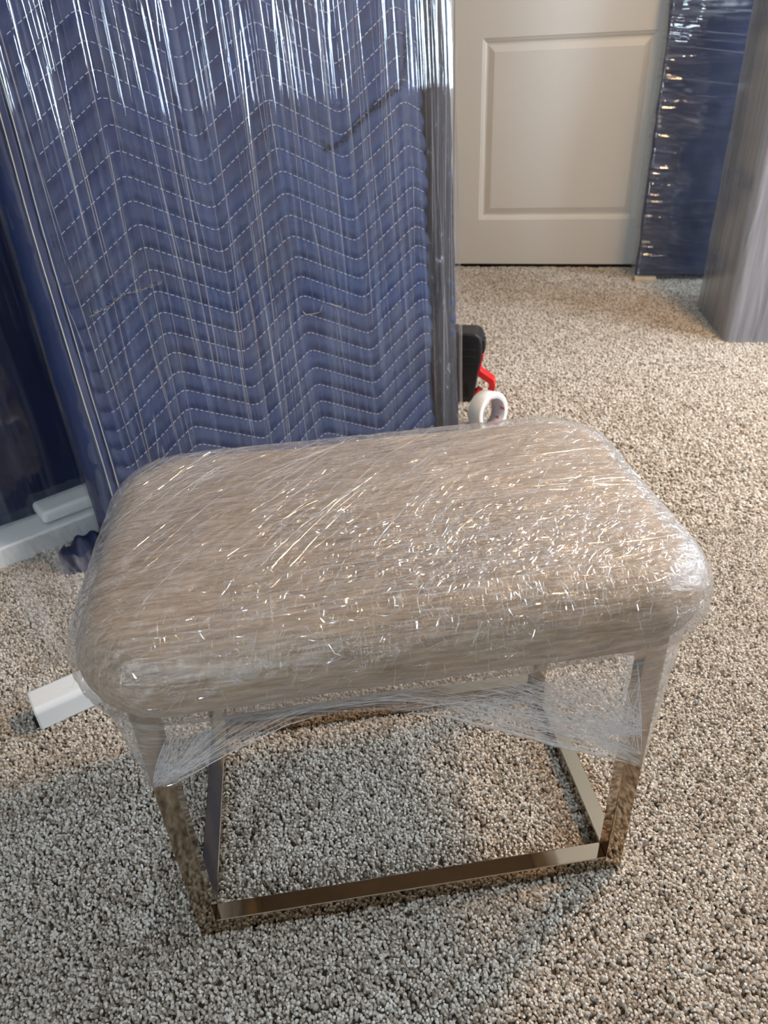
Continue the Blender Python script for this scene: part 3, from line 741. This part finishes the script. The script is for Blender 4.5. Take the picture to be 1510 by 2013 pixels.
def big_panel():
    root = empty('blanket_wrapped_furniture', frame(Vector((-0.6652, 1.4821, 0.0)), math.radians(30), math.radians(3)))
    tag(root, 'tall upright panel in a quilted navy moving blanket under clear film, behind the ottoman', 'wrapped furniture')
    loop = slab_loop(PW, PTH, 0.042, 0.0055); zs = np.arange(ZB, PHT, 0.0055)
    G = loft(loop, zs); N = grid_normals(G, True)
    if N[5, 20, 1] > 0: N = -N
    u, y, v = G[..., 0], G[..., 1], G[..., 2]
    fm = np.clip((0.03 - y) / 0.03, 0, 1)
    h = quilt(u, v) * fm + vn(u * 8, v * 5, 5) * 0.006 * fm + vn(u * 45, v * 12, 6) * 0.0018
    h = h + 0.004 * np.exp(-((u - 0.02) / 0.03) ** 2) + 0.003 * vn(u * 5, v * 40, 8) * np.exp(-((u - 0.01) / 0.03) ** 2)
    G2 = G + N * (h - 0.006)[..., None]
    link('moving_blanket', cap(fast_grid('moving_blanket', G2, True)), M['navy'], root, True)
    nfront = int((PW - 0.084) / 0.0055)
    def surf(uu, vv):
        c = np.clip((uu - 0.042) / (PW - 0.084) * nfront, 0, nfront - 1.01); r = (vv - ZB) / 0.0055
        return sample(G2, np.atleast_1d(r), np.atleast_1d(c), True)
    # seam stitches, dash by dash
    V = []; Fc = []
    for k in range(-3, 44):
        uu = 0.085
        while uu < 0.955:
            vv = seam_v(k, np.array(uu)); v2 = seam_v(k, np.array(uu + 0.0075))
            if 0.01 < vv < PHT - 0.03 and 0.01 < v2 < PHT - 0.03:
                A = surf(uu, vv)[0]; B = surf(uu + 0.0075, v2)[0]; d = (B - A); d /= np.linalg.norm(d); s = np.array([-d[2], 0, d[0]]) * 0.0007
                nrm = np.array([0, -1.0, 0]); b = len(V)
                for p in (A, B):
                    for sg, up in ((1, 0.0), (0.6, 0.0013), (-0.6, 0.0013), (-1, 0.0)): V.append(p + s * sg + nrm * (up + 0.0004))
                for i in range(3): Fc.append((b + i, b + i + 1, b + 4 + i + 1, b + 4 + i))
                Fc.append((b, b + 1, b + 2, b + 3)); Fc.append((b + 4, b + 5, b + 6, b + 7))
            uu += 0.0118
    link('quilt_stitching', mesh('quilt_stitching', V, Fc), M['thread'], root)['kind'] = 'stuff'
    # edge binding on the left with its two seam threads
    vv = np.arange(0.01, PHT - 0.02, 0.012)
    prof = [(-0.004, 0.050), (-0.010, 0.030), (-0.006, 0.012), (0.006, -0.003), (0.022, -0.0085), (0.040, -0.0085), (0.056, -0.0065), (0.060, 0.000)]
    G = np.zeros((len(vv), len(prof), 3))
    for j, (x_, y_) in enumerate(prof):
        G[:, j, 0] = x_ + 0.0015 * vn(vv * 50, 0 * vv + j * 0.6, 11); G[:, j, 1] = y_ + 0.0022 * vn(vv * 42, 0 * vv + j * 0.5, 12); G[:, j, 2] = vv
    link('edge_binding', fast_grid('edge_binding', G), M['navy_edge'], root)
    for x_, mt in ((0.0335, M['cord']), (0.0525, M['cord'])):
        xs = x_ + 0.003 * vn(vv * 4, 0 * vv, 14); ysn = np.array([np.interp(xx, [p[0] for p in prof[3:]], [p[1] for p in prof[3:]]) for xx in xs]) - 0.0022
        P = np.stack([xs, ysn, vv], 1); k = 6; th = np.linspace(0, 2 * math.pi, k, endpoint=False)
        Gt = P[:, None, :] + np.stack([np.cos(th) * 0.0011, np.sin(th) * 0.0011, 0 * th], 1)[None]
        link('seam_thread', fast_grid('seam_thread', Gt, True), mt, root)
    # charcoal binding on the right
    prof = [(0.960, 0.002), (0.965, -0.0055), (0.990, -0.0075), (1.020, -0.006), (1.047, 0.006), (1.059, 0.022)]
    G = np.zeros((len(vv), len(prof), 3))
    for j, (x_, y_) in enumerate(prof):
        G[:, j, 0] = x_ + 0.003 * vn(vv * 18, 0 * vv + j * 0.3, 15); G[:, j, 1] = y_ + 0.0015 * vn(vv * 50, 0 * vv + j, 16); G[:, j, 2] = vv
    tag(link('edge_binding', fast_grid('edge_binding', G), M['charcoal'], root), 'charcoal edge binding with pale lint')
    # frayed tears and lint caught under the film
    def fray(path, wd, mat, name, lab, seed):
        r_ = random.Random(seed); V = []; Fc = []
        path = np.array(path); seg = np.linalg.norm(np.diff(path, axis=0), axis=1); L = np.concatenate([[0], np.cumsum(seg)])
        for t in np.arange(0, L[-1], 0.0016):
            for _ in range(1 if wd < 0.001 else 2):
                a_ = np.interp(t, L, path[:, 0]) + r_.gauss(0, wd); b_ = np.interp(t, L, path[:, 1]) + r_.gauss(0, wd)
                p = surf(a_, b_)[0]; b = len(V); th = r_.uniform(0, 6.283); ln = r_.uniform(0.002, 0.008); w2 = 0.0004 if wd < 0.001 else 0.0006
                d = np.array([math.cos(th), 0, math.sin(th)]); s = np.array([-d[2], 0, d[0]]) * w2; up = np.array([0, -0.0022, 0])
                V += [p + s + up, p - s + up, p + d * ln + up * 1.4 - s * 0.3, p + d * ln + up * 1.4 + s * 0.3, p + up * 1.9]
                Fc += [(b, b + 1, b + 4), (b + 1, b + 2, b + 4), (b + 2, b + 3, b + 4), (b + 3, b, b + 4)]
        o = link(name, mesh(name, V, Fc), mat, root); o['kind'] = 'stuff'; tag(o, lab)
    fray([(0.69, 0.845), (0.745, 0.861), (0.804, 0.908), (0.855, 0.935), (0.906, 0.963), (0.918, 1.007), (0.927, 1.066)], 0.0035, M['charcoal'], 'blanket_tear', 'dark frayed tear in the quilting', 21)
    fray([(0.093, 0.587), (0.139, 0.599), (0.176, 0.618), (0.209, 0.618), (0.259, 0.628)], 0.0007, M['cord'], 'frayed_thread', 'tan frayed thread line', 22)
    for path in ([(0.583, 0.499), (0.592, 0.488), (0.610, 0.487), (0.628, 0.488), (0.636, 0.504)], [(0.66, 0.503), (0.676, 0.494), (0.690, 0.490), (0.698, 0.497)]):
        path = np.array(path); t = np.linspace(0, len(path) - 1, 24)
        a_ = np.interp(t, range(len(path)), path[:, 0]); b_ = np.interp(t, range(len(path)), path[:, 1])
        P = surf(a_, b_) + np.array([0, -0.003, 0]); th = np.linspace(0, 2 * math.pi, 5, endpoint=False)
        Gt = P[:, None, :] + np.stack([np.cos(th) * 0.0007, np.sin(th) * 0.0007, np.cos(th) * 0.0005], 1)[None]
        link('lint_thread', fast_grid('lint_thread', Gt, True), M['cord'], root)
    # hem of the blanket flopping out at the foot
    G = np.zeros((14, 22, 3)); s = np.linspace(0, 1, 22); t = np.linspace(0, 1, 14)[:, None]
    G[..., 0] = -0.115 + 0.145 * s[None] ; G[..., 1] = 0.075 - 0.085 * t + 0.006 * np.sin(s * 17)[None] + 0.02 * (1 - s)[None]
    G[..., 2] = ZB + (0.075 + 0.008 * np.sin(s * 23)[None] + 0.02 * s[None]) * np.sin(np.pi * np.clip(t, 0, 1)) ** 0.7 * np.sin(np.pi * (0.12 + 0.8 * s))[None] ** 0.6
    link('blanket_hem', fast_grid('blanket_hem', G), M['navy_dark'], root)
    V = []; Fc = []
    r_ = random.Random(9)
    for k in range(60):
        x_ = r_.uniform(-0.10, 0.0); y_ = r_.uniform(0.02, 0.05); z_ = 0.055 + r_.uniform(-0.01, 0.012); b = len(V)
        dx, dy, dz = r_.gauss(-0.006, 0.008), r_.gauss(0, 0.006), r_.uniform(0.006, 0.018)
        V += [(x_, y_, z_), (x_ + 0.0012, y_, z_), (x_ + dx, y_ + dy, z_ + dz), (x_, y_ + 0.0012, z_)]
        Fc += [(b, b + 1, b + 2), (b + 1, b + 3, b + 2), (b + 3, b, b + 2)]
    link('frayed_threads', mesh('frayed_threads', V, Fc), M['black'], root)['kind'] = 'stuff'
    # clear film, pulled into upright pleats
    o_ = 0.012
    loop = slab_loop(PW + 2 * o_, PTH + 2 * o_, 0.05, 0.0013, 0.05) - np.array([o_, o_]); zs = np.linspace(0.012, PHT + 0.01, 60)
    G = loft(loop, zs); N = grid_normals(G, True)
    if N[5, 200, 1] > 0: N = -N
    u, y, v = G[..., 0], G[..., 1], G[..., 2]
    uu = u + 0.010 * vn(u * 3, v * 1.2, 70)
    a = np.maximum(0, ridged(uu * 26, v * 1.2, 71) - 0.66) * 0.0062 + np.maximum(0, ridged(uu * 70, v * 0.9, 72) - 0.68) * 0.0028 + ridged(uu * 170, v * 1.3, 73) * 0.00018 + vn(u * 7, v * 2, 74) * 0.003
    G2 = G + N * a[..., None]
    fo = link('stretch_film', fast_grid('stretch_film', G2, True), M['film_panel'], root); tag(fo, 'clear glossy stretch film in upright pleats')
    specs = []; nfr = int((PW + 2 * o_ - 0.1) / 0.0013)
    for k in range(260):
        c = r_.uniform(0, nfr); r0 = r_.uniform(0, 58); ln = r_.uniform(4, 22); r1 = min(59, r0 + ln); t = np.linspace(0, 1, 12)
        specs.append((r0 + (r1 - r0) * t, c + r_.uniform(-14, 14) * t, r_.uniform(0.0004, 0.0014), r_.uniform(0.0003, 0.0009)))
    link('film_crease', ridge_mesh('film_crease', G2, N, specs, True), M['film_fine'], root)['kind'] = 'stuff'
big_panel()

# ---- cabinet behind: navy blankets over a white base
def cabinet():
    yaw = math.radians(38)
    root = empty('blanket_wrapped_cabinet', frame(Vector((-0.951, 1.477, 0.0)), yaw))
    tag(root, 'dark blue wrapped furniture on a white ledge base, standing behind the quilted panel', 'wrapped furniture')
    prof = [(0.0, ZB), (0.0, 0.046), (0.004, 0.052), (0.085, 0.058), (0.45, 0.058), (0.45, ZB)]
    extrude_poly('base_ledge', prof, 0.93, M['white'], root, -0.55, 0.002)
    bm = bmesh.new(); box_bm(bm, 0.135, 0.375, 0.015, 0.12, 0.0585, 0.093, 0.012, 3)
    link('base_block', bm_mesh('base_block', bm), M['white'], root)
    loop = slab_loop(0.89, 0.34, 0.03, 0.02) + np.array([-0.53, 0.092]); zs = np.arange(0.0585, 1.6, 0.02)
    G = loft(loop, zs); N = grid_normals(G, True)
    if N[5, 10, 1] > 0: N = -N
    h = vn(G[..., 0] * 6, G[..., 2] * 4, 31) * 0.006 + vn(G[..., 0] * 20, G[..., 2] * 8, 32) * 0.003
    link('moving_blanket', cap(fast_grid('blanket', G + N * h[..., None], True)), M['navy_dark'], root, True)
    loop = slab_loop(0.92, 0.37, 0.035, 0.004) + np.array([-0.545, 0.077]); zs = np.linspace(0.06, 1.6, 40)
    G = loft(loop, zs); N = grid_normals(G, True)
    if N[5, 60, 1] > 0: N = -N
    h = ridged(G[..., 0] * 25, G[..., 2] * 1.0, 33) * 0.002 + vn(G[..., 0] * 70, G[..., 2] * 2, 34) * 0.001 + vn(G[..., 0] * 5, G[..., 2] * 3, 35) * 0.004
    link('stretch_film', fast_grid('film', G + N * h[..., None], True), M['film_panel'], root)
    # loose film running out over the carpet
    n, k = 40, 50
    s = np.linspace(0, 1, k)[None]; t = np.linspace(0, 1, n)[:, None]
    G = np.zeros((n, k, 3))
    G[..., 0] = (0.02 + 0.30 * s) * (1 - t) + (0.0 + 0.12 * s) * t - 0.035 * t
    G[..., 1] = -0.004 - 0.44 * t + 0 * s
    G[..., 2] = 0.05 - 0.035 * t + 0.006 * vn(s * 30, t * 2, 36) * (0.2 + t)
    lo_, x_, y_ = None, G[..., 0].copy(), G[..., 1].copy()
    link('loose_film', fast_grid('loose_film', G), M['film_thin'], root)
cabinet()

# ---- white rail lying in front of it
def rail():
    root = empty('white_rail', frame(Vector((-0.6559, 0.9544, 0.0)), math.radians(33)))
    tag(root, 'short white painted wooden rail lying on the carpet beside the ottoman leg', 'rail')
    prof = [(0.0, 0.0), (0.0, 0.043), (0.006, 0.052), (0.052, 0.056), (0.056, 0.052), (0.056, 0.0)]
    extrude_poly('rail_bar', prof, 0.36, M['white'], root, 0.0, 0.0035)
    bm = bmesh.new(); box_bm(bm, -0.006, 0.05, 0.006, 0.05, ZB, 0.001, 0.002)
    link('rubber_pad', bm_mesh('rubber_pad', bm), M['darkslot'], root)
    bm = bmesh.new(); box_bm(bm, 0.31, 0.355, 0.006, 0.05, ZB, 0.001, 0.002)
    link('rubber_pad', bm_mesh('rubber_pad', bm), M['darkslot'], root)
rail()

# ---- navy film-wrapped panel leaning on the door
def right_panel():
    root = empty('film_wrapped_furniture', frame(Vector((1.288, 3.640, 0.018)), math.radians(-14), math.radians(5)))
    tag(root, 'navy blanket panel bound in shiny film, leaning on the door over a wood block', 'wrapped furniture')
    w, th = 0.62, 0.07
    loop = slab_loop(w, th, 0.02, 0.012); zs = np.arange(0.0, 1.62, 0.012)
    G = loft(loop, zs); N = grid_normals(G, True)
    if N[5, 10, 1] > 0: N = -N
    u, v = G[..., 0], G[..., 2]
    h = vn(u * 10, v * 6, 41) * 0.006 + vn(u * 22, v * 18, 42) * 0.003
    link('moving_blanket', cap(fast_grid('blanket', G + N * (h - 0.006)[..., None], True)), M['navy_dark'], root, True)
    loop = slab_loop(w + 0.016, th + 0.016, 0.025, 0.007) - 0.008; zs = np.arange(0.0, 1.63, 0.0022)
    G = loft(loop, zs); N = grid_normals(G, True)
    if N[5, 30, 1] > 0: N = -N
    u, v = G[..., 0], G[..., 2] + 0.12 * G[..., 0]
    h = np.maximum(0, ridged(u * 1.5, v * 34, 43) - 0.2) * 0.0055 + np.maximum(0, ridged(u * 4, v * 90, 44) - 0.3) * 0.0030 + vn(u * 9, v * 9, 45) * 0.006
    # a puffed-out bubble of film high on the panel
    h = h + 0.012 * np.exp(-(((u - 0.16) / 0.06) ** 2 + ((G[..., 2] - 1.08) / 0.10) ** 2))
    G2 = G + N * (h + 0.004)[..., None]
    zz = G[..., 2]
    lay = 1 + 16.0 * np.exp(-(((u - 0.20) / 0.10) ** 4 + ((zz - 1.10) / 0.06) ** 4)) * (0.7 + 0.6 * vn(u * 40, zz * 60, 46)) + 2.5 * np.exp(-((u - 0.02) / 0.02) ** 2) + 0.8 * vn(u * 6, zz * 9, 47)
    tag(link('stretch_film', fast_grid('film', G2, True, np.clip(lay, 0.2, 20)), M['film_right'], root), 'shiny film in level wraps')
    wood = box('wood_block', -0.05, 0.05, -0.045, 0.045, 0, 0.024, M['wood'], bev=0.002)
    wood.matrix_world = frame(Vector((1.335, 3.628, ZB)), math.radians(-14)); tag(wood, 'pale wood block under the panel leaning on the door', 'wood block')
right_panel()

# ---- tall box in milky film
def grey_box():
    root = empty('film_wrapped_box', frame(Vector((1.358, 2.738, ZB)), math.radians(-9)))
    tag(root, 'tall box-shaped furniture in grey milky layers of film, near the door', 'wrapped furniture')
    w, th = 0.42, 0.46
    loop = slab_loop(w, th, 0.02, 0.012, 0.02)
    zs = np.arange(0.0, 1.55, 0.012); G = loft(loop, zs); N = grid_normals(G, True)
    if N[5, 10, 1] > 0: N = -N
    h = vn((G[..., 0] + G[..., 1]) * 9, G[..., 2] * 3, 81) * 0.004
    link('padding', cap(fast_grid('padding', G + N * (h - 0.008)[..., None], True)), M['greycloth'], root, True)
    loop = slab_loop(w + 0.012, th + 0.012, 0.024, 0.003, 0.003) - 0.006; zs = np.linspace(0.002, 1.56, 60)
    G = loft(loop, zs); N = grid_normals(G, True)
    if N[5, 60, 1] > 0: N = -N
    q = G[..., 0] - G[..., 1]
    h = ridged((q + 0.12 * G[..., 2]) * 30, G[..., 2] * 0.8, 82) * 0.0022 + ridged((q - 0.15 * G[..., 2]) * 90, G[..., 2] * 1.2, 83) * 0.0010 + vn(q * 8, G[..., 2] * 3, 84) * 0.003
    tag(link('stretch_film', fast_grid('film', G + N * h[..., None], True), M['film_milky'], root), 'grey milky layers of stretch film')
grey_box()

# ---- tape roll
def tape():
    def mat_tape():
        t = NT('clear_tape')
        return t.done(t.n('BsdfPrincipled', {'Base Color': (0.86, 0.85, 0.80, 1), 'Roughness': 0.25, 'Subsurface Weight': 0.3, 'Subsurface Radius': (0.01, 0.01, 0.01)}).outputs[0])
    def mat_core():
        t = NT('printed_core')
        nz = t.noise(1.0, t.coord((60, 60, 30)), 2.0)
        return t.done(t.n('BsdfPrincipled', {'Base Color': t.ramp(nz, [(0.5, (0.62, 0.56, 0.58)), (0.60, (0.58, 0.5, 0.54)), (0.66, (0.42, 0.10, 0.14))]), 'Roughness': 0.5}).outputs[0])
    R0, R1, HW = 0.066, 0.047, 0.025
    ax = Vector((0.62, -0.74, 0.12)).normalized()
    Z = ax; X = Z.cross(Vector((0, 0, 1))).normalized(); Y = Z.cross(X)
    mw = Matrix.Identity(4)
    for i in range(3): mw[i][0] = X[i]; mw[i][1] = Y[i]; mw[i][2] = Z[i]
    root = empty('tape_roll', Matrix.Translation((0.338, 2.085, 0.064)) @ mw)
    tag(root, 'roll of clear packing tape standing on the carpet beside the quilted panel', 'tape roll')
    def ring(prof, mat, name):
        n = 64
        G = np.array([[(r * math.cos(t), r * math.sin(t), z) for t in np.linspace(0, 2 * math.pi, n, endpoint=False)] for r, z in prof + [prof[0]]])
        me = fast_grid(name, G, True); o = link(name, me, mat, root)
        bm = bmesh.new(); bm.from_mesh(me); bmesh.ops.remove_doubles(bm, verts=bm.verts, dist=1e-6); bmesh.ops.recalc_face_normals(bm, faces=bm.faces); bm.to_mesh(me); bm.free()
        return o
    b = 0.0015
    ring([(R1 + 0.0025, -HW + b), (R1 + 0.0025 + b, -HW), (R0 - b, -HW), (R0, -HW + b), (R0, HW - b), (R0 - b, HW), (R1 + 0.0025 + b, HW), (R1 + 0.0025, HW - b)], mat_tape(), 'tape_winding')
    ring([(R1, -HW - 0.001), (R1 + 0.0025, -HW - 0.001), (R1 + 0.0025, HW + 0.001), (R1, HW + 0.001)], mat_core(), 'cardboard_core')
tape()

# ---- black tool with red grip
def tool():
    root = empty('hand_tool', frame(Vector((0.292, 2.36, ZB)), math.radians(-14), 0.0))
    tag(root, 'black plastic hand tool with a red looped grip, standing behind the tape roll', 'tool')
    out = [(-0.10, 0.0), (0.030, 0.0), (0.044, 0.03), (0.052, 0.10), (0.068, 0.17), (0.068, 0.215), (0.060, 0.238), (0.045, 0.247), (-0.10, 0.250)]
    def prism(name, pts, y0, y1, mat, bev=0.004, parent=root):
        bm = bmesh.new(); a = [bm.verts.new((p[0], y0, p[1])) for p in pts]; b = [bm.verts.new((p[0], y1, p[1])) for p in pts]; n = len(pts)
        bm.faces.new(a); bm.faces.new(b[::-1])
        for i in range(n): bm.faces.new((a[i], b[i], b[(i + 1) % n], a[(i + 1) % n]))
        if bev: bmesh.ops.bevel(bm, geom=list(bm.edges), offset=bev, segments=3, affect='EDGES', profile=0.5)
        return link(name, bm_mesh(name, bm), mat, parent)
    body = prism('tool_body', out, -0.05, 0.045, M['black'], 0.009)
    for z in (0.19, 0.165, 0.14): prism('grip_rib', [(-0.06, z), (0.045, z), (0.045, z + 0.006), (-0.06, z + 0.006)], -0.0525, -0.0495, M['black'], 0.001)
    prism('slot', [(0.012, 0.030), (0.026, 0.025), (0.028, 0.06), (0.018, 0.085), (0.011, 0.07)], -0.0515, -0.049, M['darkslot'], 0)
    prism('side_latch', [(0.0665, 0.17), (0.074, 0.18), (0.074, 0.215), (0.0665, 0.22)], -0.03, 0.02, M['darkslot'], 0.002)
    # red loop grip
    path = [(0.050, 0.108), (0.062, 0.096), (0.098, 0.072), (0.101, 0.060), (0.092, 0.008), (0.078, 0.002), (0.048, 0.036)]
    bm = bmesh.new(); rings = []
    for i, p in enumerate(path):
        a_ = path[max(0, i - 1)]; b_ = path[min(len(path) - 1, i + 1)]; d = np.array([b_[0] - a_[0], b_[1] - a_[1]]); d /= np.linalg.norm(d); nn = np.array([-d[1], d[0]])
        ring = []
        for (s, yy) in ((0.012, -0.02), (0.012, 0.02), (-0.010, 0.02), (-0.010, -0.02)):
            ring.append(bm.verts.new((p[0] + nn[0] * s, yy, p[1] + nn[1] * s)))
        rings.append(ring)
    for A, B in zip(rings, rings[1:]):
        for i in range(4): bm.faces.new((A[i], A[(i + 1) % 4], B[(i + 1) % 4], B[i]))
    bm.faces.new(rings[0]); bm.faces.new(rings[-1][::-1])
    bmesh.ops.bevel(bm, geom=list(bm.edges), offset=0.003, segments=2, affect='EDGES', profile=0.5)
    tag(link('red_grip', bm_mesh('red_grip', bm), M['red'], root), 'red looped grip')
    prism('red_strip', [(0.055, 0.115), (0.060, 0.112), (0.071, 0.165), (0.066, 0.168)], -0.02, 0.02, M['red'], 0.001)
tool()

# ------------------------------------------------------------------ pieces of a part go under that part
def under(root_name, part, pieces, nth=None):
    root = bpy.data.objects[root_name]
    def kids(n): return [c for c in root.children if c.name.split('.')[0] == n]
    hosts = kids(part)
    for p in pieces:
        for i, c in enumerate(kids(p)):
            c.parent = hosts[min(i, len(hosts) - 1)] if nth is None else hosts[nth]
under('ottoman', 'leg', ['glide_pad'])
under('ottoman', 'stretch_film', ['film_crease', 'film_crinkle', 'rim_crinkle'])
under('ottoman', 'film_skirt', ['skirt_crease', 'film_edge'])
under('blanket_wrapped_furniture', 'moving_blanket', ['quilt_stitching', 'blanket_tear', 'frayed_thread', 'lint_thread'])
under('blanket_wrapped_furniture', 'edge_binding', ['seam_thread'], 0)
under('blanket_wrapped_furniture', 'blanket_hem', ['frayed_threads'])
under('blanket_wrapped_furniture', 'stretch_film', ['film_crease'])
under('hand_tool', 'tool_body', ['grip_rib', 'slot', 'side_latch'])
